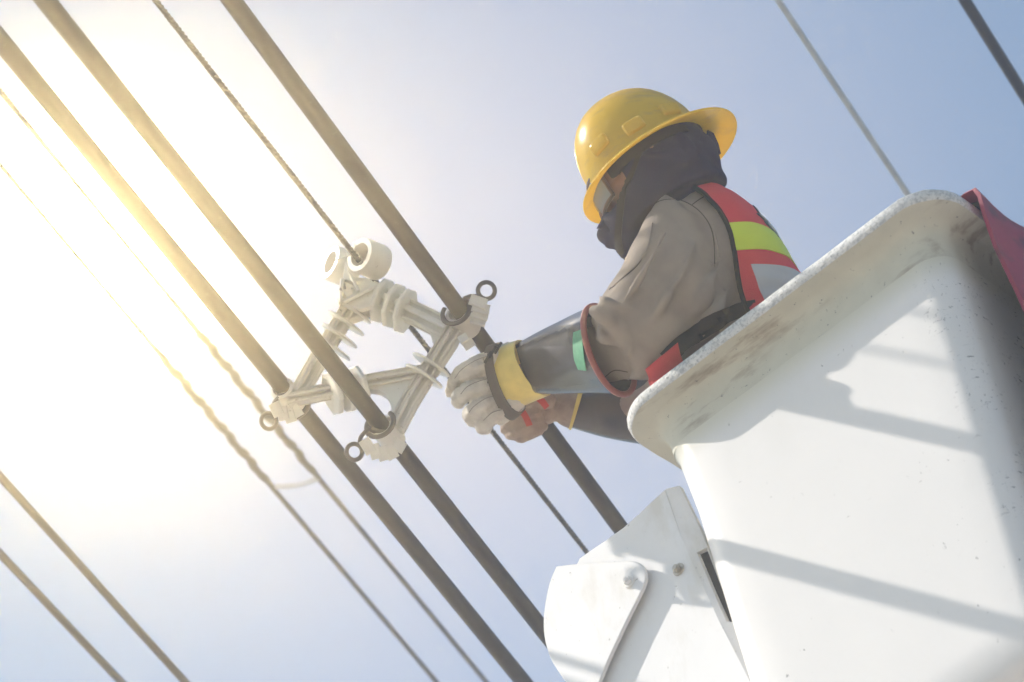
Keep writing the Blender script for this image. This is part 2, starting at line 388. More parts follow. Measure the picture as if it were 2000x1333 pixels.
hm.node_tree.links.new(pv.outputs[0], hm.node_tree.nodes['Material Output'].inputs['Volume'])
props(put('haze', bm, hm, smooth=False), kind='stuff')

# ------------------------------------------------------------------ aerial bucket
RIM = P(1816, 334, 7.75)                          # outer near corner of the rim, before rounding
L1, L2 = 0.83, 0.66
BM_ = Matrix((( E1.x, E2.x, 0, RIM.x), (E1.y, E2.y, 0, RIM.y), (0, 0, 1, RIM.z), (0, 0, 0, 1)))
DEPTH = 1.06
def rrect(o, h, n=9, ol=None, orr=None):
    """rounded rectangle of the rim outline moved outward by o, at height h, in the bucket's frame"""
    r = max(0.06, 0.095 + o * 0.55); x0, y0, x1, y1 = -(o if orr is None else orr), -o, L1 + (o if ol is None else ol), L2 + o; out = []
    for cx, cy, a0 in ((x0 + r, y0 + r, 180), (x1 - r, y0 + r, 270), (x1 - r, y1 - r, 0), (x0 + r, y1 - r, 90)):
        pts = [V((cx + r * math.cos(rad(a0 + 90 * k / n)), cy + r * math.sin(rad(a0 + 90 * k / n)), h)) for k in range(n + 1)]
        if out:
            a = out[-1]; out += [a.lerp(pts[0], q / 10) for q in range(1, 10)]
        out += pts
    out += [out[-1].lerp(out[0], q / 10) for q in range(1, 10)]
    return out
bucket = thing('aerial_bucket', None, 'worn white fibreglass bucket with a chipped rolled rim, holding the worker', 'lift bucket', mat=BM_ @ Matrix.Translation((L1 / 2, L2 / 2, -DEPTH)))
BASE[bucket] = BASE[bucket]
def bput(name, bm, mats, **k):
    bm.transform(BM_); return put(name, bm, mats, bucket, **k)
def jit(p, a=0.0016):
    return p + V((noise.noise(p * 31), noise.noise(p * 31 + V((5, 1, 2))), noise.noise(p * 23 + V((1, 7, 3))))) * a
prof = [(-.085, -.05, 2), (-.083, -.012, 2), (-.073, -.002, 0), (-.05, .001, 0), (-.02, 0, 0), (-.006, -.004, 0), (0, -.011, 0), (.001, -.022, 0), (0, -.031, 0), (-.003, -.0355, 1), (-.018, -.038, 1), (-.034, -.041, 1), (-.044, -.047, 1), (-.051, -.057, 1), (-.056, -.072, 1), (-.0585, -.092, 1), (-.0595, -.12, 1)]
bm = bmesh.new(); rings = [[jit(p) for p in rrect(o, h)] for o, h, k in prof]
vs = [[bm.verts.new(p) for p in r] for r in rings]
for i, (a, b) in enumerate(zip(vs, vs[1:])):
    n = len(a)
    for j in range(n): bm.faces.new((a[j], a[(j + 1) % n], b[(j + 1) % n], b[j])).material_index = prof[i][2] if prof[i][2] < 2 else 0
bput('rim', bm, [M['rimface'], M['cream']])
bm = bmesh.new()
loft(bm, [rrect(o, h, ol=l, orr=q) for o, h, l, q in [(-.0595, -.12, -.0595, -.0595)] + [(-.0597 - .012 * t, -.13 - (DEPTH - .17) * t, -.066 - .010 * min(1, t * 6), -.0597 - .05 * t) for t in [i / 12 for i in range(13)]] + [(-.085, -DEPTH + .02, -.09, -.12), (-.11, -DEPTH, -.10, -.15)]], False, True)
bput('wall', bm, M['gel'])
bm = bmesh.new()
loft(bm, [rrect(o, h) for o, h in ((-.085, -.05), (-.095, -.1), (-.15, -DEPTH + .06), (-.19, -DEPTH + .04))], False, True)
bput('liner', bm, M['liner'])

# red sheet hung over the right rim
def bl(s, o, h): return BM_ @ V((-o, s, h))
bm = bmesh.new()
bprof = [(-.13, -.30), (-.105, -.10), (-.096, -.02), (-.085, .010), (-.05, .018), (-.015, .016), (.012, .004), (.020, -.02), (.018, -.06), (.014, -.14), (.014, -.26), (.02, -.42), (.034, -.60), (.032, -.90), (.03, -1.25)]
fr, bk = [], []
NS = 16
outer, inner = [], []
for j in range(NS + 1):
    s = .125 + .46 * j / NS
    ro, ri = [], []
    for i, (o, h) in enumerate(bprof):
        w = .004 * math.sin(s * 26 + i * .9) + .006 * noise.noise(V((s * 6, h * 5, 0)))
        ss = s + (.012 * math.sin(i * .7) if j == 0 else 0)
        ro.append(bl(ss, o + .010 + w, h)); ri.append(bl(ss, o + .002 + w, h))
    outer.append(ro); inner.append(ri)
shell(bm, outer, inner)
sheet = props(put('rubber_sheet', bm, M['blanket'], base=bl(.36, .03, -1.2)), 'dark red stained sheet hung over the right rim of the white bucket', 'sheet')
bm = bmesh.new()
shell(bm, [[p - (q - p) * .02 for p, q in zip(a[4:], b[4:])] for a, b in zip(inner[1:], outer[1:])], [[p - (q - p) * .45 for p, q in zip(a[4:], b[4:])] for a, b in zip(inner[1:], outer[1:])])
put('shade_layer', bm, M['dark'], sheet)  # black layer added inside the sheet to deepen shade on the bucket side

# ------------------------------------------------------------------ mounting bracket
FN = -E2                                                     # outward normal of the bucket's front face
def PF(x, y, b):
    """pixel -> point on the upright plane b metres behind the rim's front face"""
    d = P(x, y, 1) - CAM; q = RIM + E2 * b
    return CAM + d * ((q - CAM).dot(E2) / d.dot(E2))
brk = thing('mounting_bracket', PF(1290, 1500, .14), 'white steel mounting bracket with a rounded cover, bolted beside the bucket', 'bracket')
bm = bmesh.new()
plate = [(1299, 955), (1275, 976), (1250, 1000), (1216, 1030), (1180, 1056), (1150, 1076), (1131, 1090), (1122, 1108), (1108, 1180), (1120, 1280), (1150, 1400), (1200, 1560), (1560, 1560), (1471, 1335), (1410, 1212), (1364, 1111), (1332, 1046)]
prism(bm, [PF(x, y, .105) for x, y in plate], E2 * .03, .003)
put('plate', bm, M['steel_white'], brk)
bm = bmesh.new()
iL = [(1300.5, 956), (1330, 1046), (1346, 1086), (1392, 1186), (1404, 1213), (1467, 1336), (1558, 1560)]
oL = [(1326, 949), (1366, 1030), (1382, 1069), (1428, 1190), (1440, 1216), (1530, 1400), (1610, 1560)]
sl0 = [(0, 0), (0, 0), (1366, 1079), (1413, 1201), (0, 0)]
def flank(pa, pb, b0, b1):
    a = [PF(*q, b0) for q in pa]; c = [PF(*q, b1) for q in pb]
    loft(bm, [[p, q, q + E2 * .012, p + E2 * .012] for p, q in zip(a, c)])
def mid(i, f): return (iL[i][0] + (oL[i][0] - iL[i][0]) * f, iL[i][1] + (oL[i][1] - iL[i][1]) * f)
flank(iL[:3], oL[:3], .1035, .116)
flank(iL[2:5], [mid(i, .40) for i in (2, 3, 4)], .1035, .108)
flank([mid(2, .93), mid(3, .93), mid(4, .93)], oL[2:5], .114, .116)
flank(iL[4:], oL[4:], .1035, .116)
put('flange', bm, M['steel_white'], brk, smooth=False)
bm = bmesh.new(); prism(bm, [PF(x, y, .16) for x, y in ((1340, 1066), (1392, 1062), (1456, 1222), (1396, 1225))], E2 * .02)
put('slot_shade', bm, M['dark'], brk)  # black block behind the slot, painted in place of its shade
bm = bmesh.new()
cov = [(1086, 1106), (1130, 1101), (1170, 1098.5), (1205, 1096.5), (1232, 1096), (1247, 1099), (1257, 1109), (1261, 1124), (1258, 1142), (1248, 1164), (1228, 1204), (1204, 1254), (1182, 1303), (1166, 1345), (1158, 1380), (1140, 1372), (1114, 1345), (1092, 1315), (1074, 1285), (1064, 1252), (1060.5, 1222), (1062.5, 1190), (1069, 1152), (1076, 1128)]
cov = spline(cov + [cov[0]], 3)[:-1]
prism(bm, [PF(x, y, .085) for x, y in cov], E2 * .008, .0022)
put('cover', bm, M['steel_white'], brk)
def bolt(x, y, b, ncol):
    bm = bmesh.new(); c = PF(x, y, b)
    cyl(bm, c + FN * .0015, FN, .0135, .003, 24, bev=.0008); cyl(bm, c + FN * .007, FN, .0088, .009, 6, bev=.001); cyl(bm, c + FN * .0125, FN, .0055, .004, 16, bev=.001)
    put('bolt', bm, M[ncol], brk)
bolt(1229, 1137, .0845, 'steel_white'); bolt(1326, 1113, .1045, 'zinc')
bm = bmesh.new(); cyl(bm, PF(1232, 1138, .099), FN, .013, .012, 20); put('spacer_bush', bm, M['steel_white'], brk)

# ------------------------------------------------------------------ overhead cables
def run(px0, z, px1, before=7.0, after=9.0, n=48):
    """points of a level cable through pixel px0 at distance z, seen to pass pixel px1"""
    a = P(*px0, z); d = P(*px1, 1) - CAM; b = CAM + d * ((a.z - CAM.z) / d.z); v = (b - a).normalized()
    if v.dot(CD) < 0: v = -v
    return a, v, [a + v * (-before + (before + after) * i / n) for i in range(n + 1)]
def cable(px0, z, px1, r, label, m='cable', group=None, name='cable', n=16):
    a, v, pts = run(px0, z, px1); bm = bmesh.new(); tube(bm, pts, r, n)
    return props(put(name, bm, M[m], base=a), label, 'cable', group), a, v
ZA, ZB, ZC, ZM = 8.50, 8.39, 8.54, 8.63
cable((910, 622), ZA, (452, 0), .0185, 'thick cable gripped by the right clamp of the ivory spacer', group='thick cables held by the spacer')
cable((750, 838), ZB, (88, 0), .0182, 'thick cable held in the bottom clamp of the ivory spacer', group='thick cables held by the spacer')
cable((553, 757), ZC, (0, 79), .0185, 'thick cable held in the left clamp of the ivory spacer', group='thick cables held by the spacer')
def stranded(px0, z, px1, r, label, m, group=None, lay=.07, strands=5, before=6.0, after=8.0, step=.012, name='wire'):
    a, v, _ = run(px0, z, px1); w = v.cross(ZZ).normalized(); u = w.cross(v); bm = bmesh.new()
    n = int((before + after) / step)
    rings = []
    for i in range(n + 1):
        s = -before + i * step; t0 = 2 * math.pi * s / lay; c = a + v * s; rg = []
        for k in range(strands * 3):
            t = 2 * math.pi * k / (strands * 3); rr = r * (1.0 + (.10 if k % 3 == 0 else -.06)); rg.append(c + (w * math.cos(t + t0) + u * math.sin(t + t0)) * rr)
        rings.append(rg)
    loft(bm, rings)
    return props(put(name, bm, M[m], base=a), label, 'wire', group), a, v
stranded((700, 508), ZM, (303, 0), .0062, 'thin twisted wire under the top rollers of the ivory spacer', 'wire')
ZD = 11.0
GD = 'blurred wires with helical grips'
d1, a1, v1 = stranded((530, 950), ZD, (0, 322), .0072, 'blurred wire with a helical grip, left of the pair behind the spacer', 'wire', GD)
d2, a2, v2 = stranded((622, 934), ZD, (0, 178), .0072, 'blurred wire with a helical grip, passing just behind the left clamp', 'wire', GD)
def grip(par, a, v, s0, s1):
    w = v.cross(ZZ).normalized(); u = w.cross(v); bm = bmesh.new()
    for ph in (0, 2.1):
        pts = []; n = int((s1 - s0) / .012)
        for i in range(n + 1):
            s = s0 + (s1 - s0) * i / n; t = 2 * math.pi * s / .125 + ph; rr = .0066 * min(1, (i + 1) / 8, (n - i + 1) / 8)
            pts.append(a + v * s + (w * math.cos(t) + u * math.sin(t)) * rr)
        tube(bm, pts, .0065, 8)
    put('helical_grip', bm, M['wire'], par)
grip(d1, a1, v1, -.66, .01); grip(d2, a2, v2, -.72, .0)
def tie(p, q, label):
    a, b = P(*p, ZD), P(*q, ZD); bm = bmesh.new()
    pts = [a.lerp(b, i / 8) - ZZ * .012 * math.sin(math.pi * i / 8) for i in range(9)]
    tube(bm, pts, .009, 10, flat=.25)
    props(put('plastic_strap', bm, M['strap'], base=a), label, 'strap', 'pale straps tying the blurred wires')
tie((538, 950), (622, 934), 'pale plastic strap tying two blurred wires, below the spacer')
tie((312, 668), (400, 652), 'pale plastic strap tying two blurred wires, near the bright sky glow')
cable((0, 931), 9.4, (362, 1333), .0098, 'blurred cable at lower left, the upper of two', group='blurred cables at lower left')
cable((0, 1082), 9.9, (237, 1333), .0101, 'blurred cable at lower left, the lower of two', group='blurred cables at lower left')
cable((1765, 368), 10.4, (1519, 0), .0082, 'thin grey wire passing down behind the bucket rim', 'greywire')
cable((2000, 186), 10.2, (1884, 0), .0145, 'thick black cable crossing the upper right corner of the blue sky')

# ------------------------------------------------------------------ cable spacer
pa, pb, pc = P(910, 625, ZA), P(750, 840, ZB), P(555, 762, ZC)
SN = (pa - pb).cross(pc - pb).normalized()
if SN.dot(FW) > 0: SN = -SN                                   # faces the camera
def SP(x, y, off=0.0):
    d = P(x, y, 1) - CAM
    return CAM + d * ((pb + SN * off - CAM).dot(SN) / d.dot(SN))
spc = thing('cable_spacer', SP(700, 560), 'ivory diamond shaped cable spacer with ribbed discs clamping three thick cables', 'cable spacer')
def sarm(q, w, d, off=0.0, name='arm', rib=True):
    bm = bmesh.new()
    pts = [SP(x, y, off) for x, y in q]
    for a, b in zip(pts, pts[1:]):
        t = (b - a).normalized(); wd = SN.cross(t)
        bar(bm, a - t * .004, b + t * .004, w, d, wd, .003)
        if rib:
            bar(bm, a + SN * (d / 2 + .004), b + SN * (d / 2 + .004), w * .30, .012, wd, .002)
            for s in (-1, 1): bar(bm, a + SN * (d / 2) + wd * s * w * .46, b + SN * (d / 2) + wd * s * w * .46, .006, .008, wd, .0015)
    return bm
def arm(q, w, d=.022, off=0.0): return put('arm', sarm(q, w, d, off), M['spacer'], spc)
arm([(722, 572), (790, 605), (878, 648)], .045)                # upper right
arm([(712, 566), (684, 606), (632, 690), (584, 772)], .034)    # upper left
arm([(886, 652), (838, 728), (800, 790), (775, 838)], .035)    # lower right
arm([(568, 782), (640, 768), (720, 750), (836, 730)], .028)    # lower left
def plate_s(poly, d, off, name):
    bm = bmesh.new(); prism(bm, [SP(x, y, off + d / 2) for x, y in poly], -SN * d, .003); return put(name, bm, M['spacer'], spc)
plate_s([(838, 648), (872, 640), (900, 640), (890, 668), (850, 728), (838, 735), (834, 700), (846, 675)], .016, -.002, 'gusset')
plate_s([(735, 742), (800, 735), (838, 731), (826, 760), (792, 815), (770, 842), (766, 815), (762, 790), (752, 772), (738, 764), (715, 760)], .016, -.002, 'gusset')
plate_s([(690, 545), (745, 552), (738, 596), (714, 612), (700, 618), (668, 630), (676, 588)], .018, -.002, 'gusset')
def shed(x, y, dx, dy, f, r, th=.010, n=8, off=.0):
    bm = bmesh.new(); c = SP(x, y, off); ax = ((RT * dx - UP * dy).normalized() - FW * f).normalized(); u = FW.cross(ax).normalized(); v = ax.cross(u)
    pr = [(-th / 2, r * .93), (-th / 2 + .003, r), (th / 2 - .003, r), (th / 2, r * .93)]
    t0 = math.pi / n
    loft(bm, [[c + ax * z + (u * math.cos(2 * math.pi * i / n + t0) + v * math.sin(2 * math.pi * i / n + t0)) * q for i in range(n)] for z, q in pr])
    return put('shed_disc', bm, M['spacer'], spc, smooth=False)
for x, y in ((746, 588), (769, 598), (791, 608)): shed(x, y, 250, 78, .42, .050, .011)
for x, y in ((690, 608), (676, 632), (662, 656), (649, 680)): shed(x, y, -.56, .82, .13, .046, .006, 20)
for x, y in ((650, 768), (675, 763), (701, 758)): shed(x, y, -180, 50, .42, .049, .012)
for x, y in ((842, 713), (828, 735)): shed(x, y, -.54, .84, .16, .046, .006, 20)
# head: saddle under the wire, with a hollow roller on each side
bm = bmesh.new()
for o in (-.03, .03):
    prism(bm, [SP(x, y, o + .006) for x, y in ((668, 548), (674, 508), (681, 530), (692, 541), (718, 543), (738, 556), (731, 578), (724, 598), (704, 604), (684, 600), (664, 592))], -SN * .012, .002)
bar(bm, SP(700, 560, -.034), SP(700, 560, .034), .06, .03, RT, .004)
bar(bm, SP(676, 585, -.034), SP(676, 585, .034), .03, .05, RT, .004)
for q0, q1 in (((668, 548), (665, 594)), ((736, 558), (672, 592)), ((686, 542), (700, 572))):
    bar(bm, SP(*q0, .042), SP(*q1, .042), .007, .016, RT, .0015)
put('saddle', bm, M['spacer'], spc)
def roller(x, y, off, R, f):
    c = SP(x, y, off); ax = (-RT * .80 - FW * f + UP * .34).normalized(); a = UP; u = (a - ax * a.dot(ax)).normalized(); v = ax.cross(u)
    bm = bmesh.new(); h = .030
    pr = [(-h, R * .96), (-h * .8, R), (h * .75, R), (h, R * .95), (h, R * .66), (h * .85, R * .62), (-h * .8, R * .62), (-h, R * .66), (-h, R * .96)]
    loft(bm, [ring(c + ax * z, u * q, v * q, 36) for z, q in pr], False, False)
    ro = put('roller', bm, M['spacer'], spc)
    for k in range(3):
        for s in (-1, 1):
            bm = bmesh.new(); o = (k - 1) * R * .42; d1, d2 = (u, v) if s > 0 else (v, u); hl = math.sqrt((R * .63) ** 2 - o * o)
            bar(bm, c + d2 * o - d1 * hl + ax * (-.004 + s * .003), c + d2 * o + d1 * hl + ax * (-.004 + s * .003), .0035, .004, d2, .0006)
            put('mesh_bar', bm, M['spacer'], ro)
roller(722, 506, .045, .039, .74); roller(668, 522, -.06, .039, .40)
bm = bmesh.new()
for t in range(3):
    c = P(686 + 7 * t, 491 + 9 * t, ZM); torus(bm, c, CD, .0095, .0022, 18, 6)
tube(bm, [P(655, 509, ZM - .01), P(670, 503, ZM - .012), P(690, 497, ZM - .015), P(694, 480, ZM - .02), P(690, 474, ZM - .015)], .002, 8)
put('tie_wire', bm, M['spacer'], spc)
def clamp(cx, cy, z, ringpx, stem, teeth, flip=1):
    c = P(cx, cy, z); v = CD; w = (RT - v * RT.dot(v)).normalized(); u = w.cross(v)
    toC = -FW; toC = (toC - v * toC.dot(v)).normalized(); sd_ = v.cross(toC)
    cl = None
    bm = bmesh.new()                                          # saddle half round the cable
    rings = []
    for s, r_ in ((-.032, .021), (-.030, .0265), (.030, .0265), (.032, .021)):
        rings.append([c + v * s + (sd_ * math.cos(t) + toC * math.sin(t)) * r_ for t in [rad(-165 + 330 * i / 20) for i in range(21)]] + [c + v * s + (sd_ * math.cos(t) + toC * math.sin(t)) * .0192 for t in [rad(165 - 330 * i / 20) for i in range(21)]])
    loft(bm, rings)
    cl = put('clamp', bm, M['spacer'], spc)
    bm = bmesh.new()                                          # dark side strap
    pts = [c - v * .036 * flip + (sd_ * math.cos(t) + toC * math.sin(t)) * .031 for t in [rad(-60 + 260 * i / 16) for i in range(17)]]
    tube(bm, pts, .0055, 8, flat=.8)
    put('side_strap', bm, M['clampdark'], cl)
    for (x, y, l, dx, dy) in teeth:                           # ratchet teeth
        bm = bmesh.new(); q = P(x, y, z - .05); dv = (RT * dx - UP * dy).normalized()
        bar(bm, q - dv * l / 2, q + dv * l / 2, .007, .024, v, .0012); put('tooth', bm, M['spacer'], cl)
    bm = bmesh.new()
    rc = P(*ringpx[:2], z - .03); ax = (-FW * .92 + RT * ringpx[3] + UP * .15).normalized()
    torus(bm, rc, ax, ringpx[2], .0048, 26, 10)
    tube(bm, [P(x, y, z - .03) for x, y in spline(stem, 5)], .0048, 8)
    put('pull_ring', bm, M['clampdark'], cl)
    bm = bmesh.new(); tube(bm, [P(stem[-1][0], stem[-1][1], z - .03), P(cx, cy, z - .012)], [.008, .011], 10); put('screw_post', bm, M['clampdark'], cl)
clamp(905, 628, ZA, (950, 568, .0175, .1), [(934, 580), (920, 579), (906, 584)], [(934, 590, .036, 1, .35), (939, 602, .036, 1, .30), (938, 614, .034, 1, .25), (934, 626, .032, 1, .25), (905, 662, .02, 1, -.6), (915, 672, .02, .6, .9)])
clamp(563, 775, ZC, (525, 823, .0165, .35), [(536, 808), (534, 790), (545, 776)], [(540, 800, .030, .5, 1), (553, 808, .030, .2, 1), (566, 812, .030, .3, 1), (578, 804, .026, .6, 1)], -1)
clamp(757, 848, ZB, (692, 883, .0165, .3), [(702, 867), (706, 852), (722, 836)], [(718, 872, .032, .5, .8), (733, 882, .032, .3, 1), (748, 886, .030, .35, 1), (764, 884, .028, .5, 1), (780, 872, .024, .9, .5)], 1)
bm = bmesh.new(); torus(bm, P(772, 860, ZB - .045), -FW, .0055, .002, 16, 6); cyl(bm, P(772, 860, ZB - .043), FW, .004, .01, 12); put('bolt', bm, M['spacer'], spc)

# ------------------------------------------------------------------ the worker
HZ = 8.36
worker = thing('person', BM_ @ V((.42, .26, -DEPTH + .05)), 'worker in yellow helmet, navy hood and red vest reaching out with gloved hands', 'person')
torso = [(1292, 424, 1385, 392, 8.40, .075, .5), (1266, 470, 1424, 408, 8.38, .13, .5), (1252, 524, 1474, 452, 8.36, .175, .5), (1244, 594, 1532, 524, 8.33, .185, .5), (1255, 680, 1590, 612, 8.30, .17, .5), (1300, 775, 1640, 715, 8.27, .15, .5), (1370, 890, 1690, 840, 8.20, .14, .5)]
sleeve = [(1292, 374, 1405, 455, 8.278, 0.088), (1264, 420, 1440, 540, 8.231, 0.108), (1226, 495, 1436, 602, 8.198, 0.110), (1194, 558, 1396, 655, 8.180, 0.105), (1164, 606, 1338, 708, 8.171, 0.099), (1163, 628, 1272, 742, 8.189, 0.087), (1168, 642, 1222, 744, 8.231, 0.068), (1112, 655, 1140, 745, 8.300, 0.052)]
sleeve2 = [(1310, 400, 1420, 470, 8.52, .09), (1290, 520, 1440, 600, 8.58, .10), (1290, 660, 1420, 740, 8.62, .10), (1270, 735, 1380, 850, 8.64, .08), (1180, 758, 1200, 845, 8.66, .055)]
def shrink(l, f): return [(*[a + (b - a) * (1 - f) / 2 for a, b in zip(s[0:2], s[2:4])], *[b + (a - b) * (1 - f) / 2 for a, b in zip(s[0:2], s[2:4])], s[4], s[5] * f, *s[6:]) for s in l]
# helmet frame: HU to the back of the head, HH up through the crown, HW to the near side
HO = P(1282, 315, HZ); SCL = HZ / 8.0
hu2, hv2 = RT * .839 + UP * .545, RT * -.545 + UP * .839
TH = rad(27)
HU, HH, HW = hu2, hv2 * math.cos(TH) + FW * math.sin(TH), hv2 * math.sin(TH) - FW * math.cos(TH)
def H(u, h, w=0.0): return HO + (HU * u + HH * h + HW * w) * SCL
def hring(u0_, u1_, h, w, n=28, p=2.2, w0=0.0): return ring(H((u0_ + u1_) / 2, h, w0), HU * ((u1_ - u0_) / 2 * SCL), HW * (w * SCL), n, p)
# body: one continuous skin
bm = bmesh.new()
loft(bm, [hring(-.04, .03, .118, .03), hring(-.085, .075, .095, .066), hring(-.105, .088, .05, .082), hring(-.116, .09, .01, .084), hring(-.118, .08, -.02, .082), hring(-.120, .06, -.05, .07), hring(-.118, .04, -.085, .062), hring(-.105, .02, -.12, .045)])
for s in (-1, 1):
    tube(bm, [H(-.106, .004, s * .034), H(-.113, .002, s * .034)], [.02, .016], 12, round_ends=True)      # eyeballs under lids
    tube(bm, [H(-.112, .026, s * .052), H(-.120, .03, s * .03), H(-.117, .026, s * .012)], .009, 10, round_ends=True)   # brow
    tube(bm, [H(-.01, .005, s * .082), H(.005, -.01, s * .086), H(-.004, -.04, s * .08)], .012, 10, round_ends=True)   # ear
    tube(bm, [H(-.10, -.03, s * .045), H(-.08, -.035, s * .06)], .022, 10, round_ends=True)             # cheek
tube(bm, [H(-.118, .012), H(-.138, -.028), H(-.142, -.04)], [.009, .013, .014], 12, round_ends=True)    # nose
tube(bm, [H(-.120, -.068, -.02), H(-.127, -.066), H(-.120, -.068, .02)], .008, 10, round_ends=True)    # mouth
tube(bm, [H(-.02, -.06), P(1310, 400, 8.38), P(1345, 450, 8.38)], [.06, .058, .065], 18)
loft(bm, secs(shrink(torso, .78))); loft(bm, secs(shrink(sleeve, .7))); loft(bm, secs(shrink(sleeve2, .7)))
hip = BM_ @ V((.42, .26, -.12))
for s in (-.1, .1):
    q = hip + E1 * s
    tube(bm, [q + ZZ * .06, q - ZZ * .1, q - ZZ * .42, q - ZZ * .84, q - ZZ * .88 - E2 * 0 + E1 * .03], [.085, .085, .06, .042, .04], 16)
for p_, q_, e_ in (((1118, 700, 8.310), (1010, 726, 8.419), (940, 758, 8.45)), ((1200, 800, 8.66), (1090, 795, 8.63), (1030, 825, 8.62))):
    tube(bm, [P(*p_), P(*q_), P(*e_)], [.022, .015, .02], 14, round_ends=True)
put('body', fuse(bm, .007, 4), M['skin'], worker)
# trousers and boots, standing on the bucket floor
bm = bmesh.new()
tube(bm, [hip + ZZ * .02, hip - ZZ * .12], [.17, .16], 24, flat=.8)
for s in (-.1, .1):
    q = hip + E1 * s; tube(bm, [q - ZZ * .06, q - ZZ * .2, q - ZZ * .45, q - ZZ * .80], [.1, .098, .08, .072], 18)
put('trousers', fuse(bm, .012, 4), M['trouser'], worker)
for s in (-.1, .1):
    bm = bmesh.new(); q = BM_ @ V((.42 + s, .26, -DEPTH + .045))
    tube(bm, [q + ZZ * .17, q + ZZ * .08, q + ZZ * .045 + E1 * .03, q + ZZ * .035 + E1 * .14], [.055, .055, .05, .042], 16, round_ends=True)
    put('boot', bm, M['black'], worker)
# jacket
def P2(co):
    d = co - CAM; z = d.dot(FW); return 1000 + FPX * d.dot(RT) / z, 666.5 - FPX * d.dot(UP) / z
def wrinkle(co):
    x, y = P2(co)
    a = noise.noise(co * 7) * .009 + noise.noise(co * 15 + V((3, 1, 8))) * .004
    # long folds that run down the sleeve and fan out at the elbow
    t = (x * .82 + y * .30) / 34.0 + noise.noise(co * 5) * 1.6
    el = math.exp(-(((x - 1215) / 85) ** 2 + ((y - 655) / 85) ** 2))
    a += math.sin(t) * (.0026 + .006 * el)
    a += (abs(noise.noise(V((co.x * 9, co.y * 9, co.z * 16)) + V((7, 2, 5)))) - .2) * .010
    ar = math.exp(-(((x - 1375) / 55) ** 2 + ((y - 560) / 110) ** 2))
    a += math.sin((x * .95 - y * .25) / 13.0) * .0055 * ar
    return a
bm = bmesh.new()
loft(bm, secs(torso, n=36)); loft(bm, secs(sleeve, n=32)); loft(bm, secs(sleeve2, n=28))
for q, r_ in (([(1160, 606, 8.16), (1178, 612, 8.15), (1196, 628, 8.15), (1205, 650, 8.16)], [.008, .014, .012, .004]),
              ([(1174, 640, 8.19), (1178, 660, 8.175), (1196, 668, 8.175), (1222, 680, 8.175)], [.004, .011, .010, .004]),
              ([(1172, 580, 8.17), (1186, 590, 8.15), (1214, 600, 8.145), (1260, 606, 8.15)], [.006, .011, .009, .003]),
              ([(1226, 742, 8.21), (1244, 728, 8.195), (1262, 722, 8.195), (1285, 706, 8.2)], [.006, .013, .010, .004]),
              ([(1412, 505, 8.165), (1385, 560, 8.142), (1352, 610, 8.138), (1318, 650, 8.145)], [.004, .012, .012, .004]),
              ([(1425, 560, 8.165), (1398, 610, 8.146), (1356, 660, 8.146), (1310, 690, 8.155)], [.004, .013, .012, .004]),
              ([(1300, 450, 8.17), (1270, 510, 8.142), (1240, 560, 8.14), (1216, 590, 8.145)], [.003, .010, .011, .004]),
              ([(1360, 470, 8.165), (1330, 540, 8.132), (1290, 600, 8.13), (1262, 640, 8.14)], [.003, .009, .011, .004]),
              ([(1390, 430, 8.18), (1400, 480, 8.16), (1404, 540, 8.155)], [.003, .009, .004]),
              ([(1200, 612, 8.15), (1226, 640, 8.145), (1232, 676, 8.15), (1222, 700, 8.17)], [.003, .009, .009, .003])):
    sp = spline([(*a, b) for a, b in zip(q, r_)], 5)
    tube(bm, [P(s[0], s[1], s[2] - (0.062 if s[0] < 1310 else 0.047)) for s in sp], [s[3] for s in sp], 10, round_ends=True)
jb = fuse(bm, .0052, 3, wrinkle)
jt = tree(jb)
jacket = put('jacket', jb, M['khaki'], worker)
for pth in ([(1273, 402), (1292, 392), (1320, 390), (1345, 398), (1368, 415), (1386, 440), (1394, 470), (1396, 520)], [(1352, 400), (1366, 390), (1380, 382)], [(1275, 436), (1268, 462), (1256, 500), (1240, 524), (1205, 552), (1190, 566)], [(1180, 738), (1200, 724), (1226, 727)]):
    bm = bmesh.new(); seam(bm, jt, pth); put('seam', bm, M['seam'], jacket)
bm = bmesh.new(); drape(bm, jt, [(1262, 446), (1222, 505), (1186, 562)], [(1275, 438), (1258, 500), (1196, 562)], .0006, .0018, 6); put('sleeve_pocket', bm, M['khaki'], jacket)
# vest: a shell over the back and the side of the torso, open at the arm hole
VT = spline(torso, 10)
def vest_pt(t, th, grow):
    k = min(int(t), len(VT) - 2); f = t - k; s = [a + (b - a) * f for a, b in zip(VT[k], VT[k + 1])]
    c = P((s[0] + s[2]) / 2, (s[1] + s[3]) / 2, s[4]); A = (P(s[2], s[3], s[4]) - P(s[0], s[1], s[4])) / 2
    B = FW * (s[5] * math.sqrt(1 - .25)) - UP * (s[5] * .5)
    c_, s_ = math.cos(th), math.sin(th)
    g = .005 * noise.noise(V((t * .13, th * 1.5, 3))) + .003 * noise.noise(V((t * .42, th * 3.5, 7)))
    p = 2.1
    d = A * math.copysign(abs(c_) ** (2 / p), c_) + B * math.copysign(abs(s_) ** (2 / p), s_)
    return c + d + d.normalized() * (grow + g)
def vshell(bm, t0, t1, th0, th1, g0, g1, nt=40, nth=36):
    top, bot = [], []
    for i in range(nt + 1):
        t = t0 + (t1 - t0) * i / nt
        a, b = (th0(t), th1(t))
        top.append([vest_pt(t, a + (b - a) * j / nth, g1) for j in range(nth + 1)]); bot.append([vest_pt(t, a + (b - a) * j / nth, g0) for j in range(nth + 1)])
    shell(bm, top, bot)
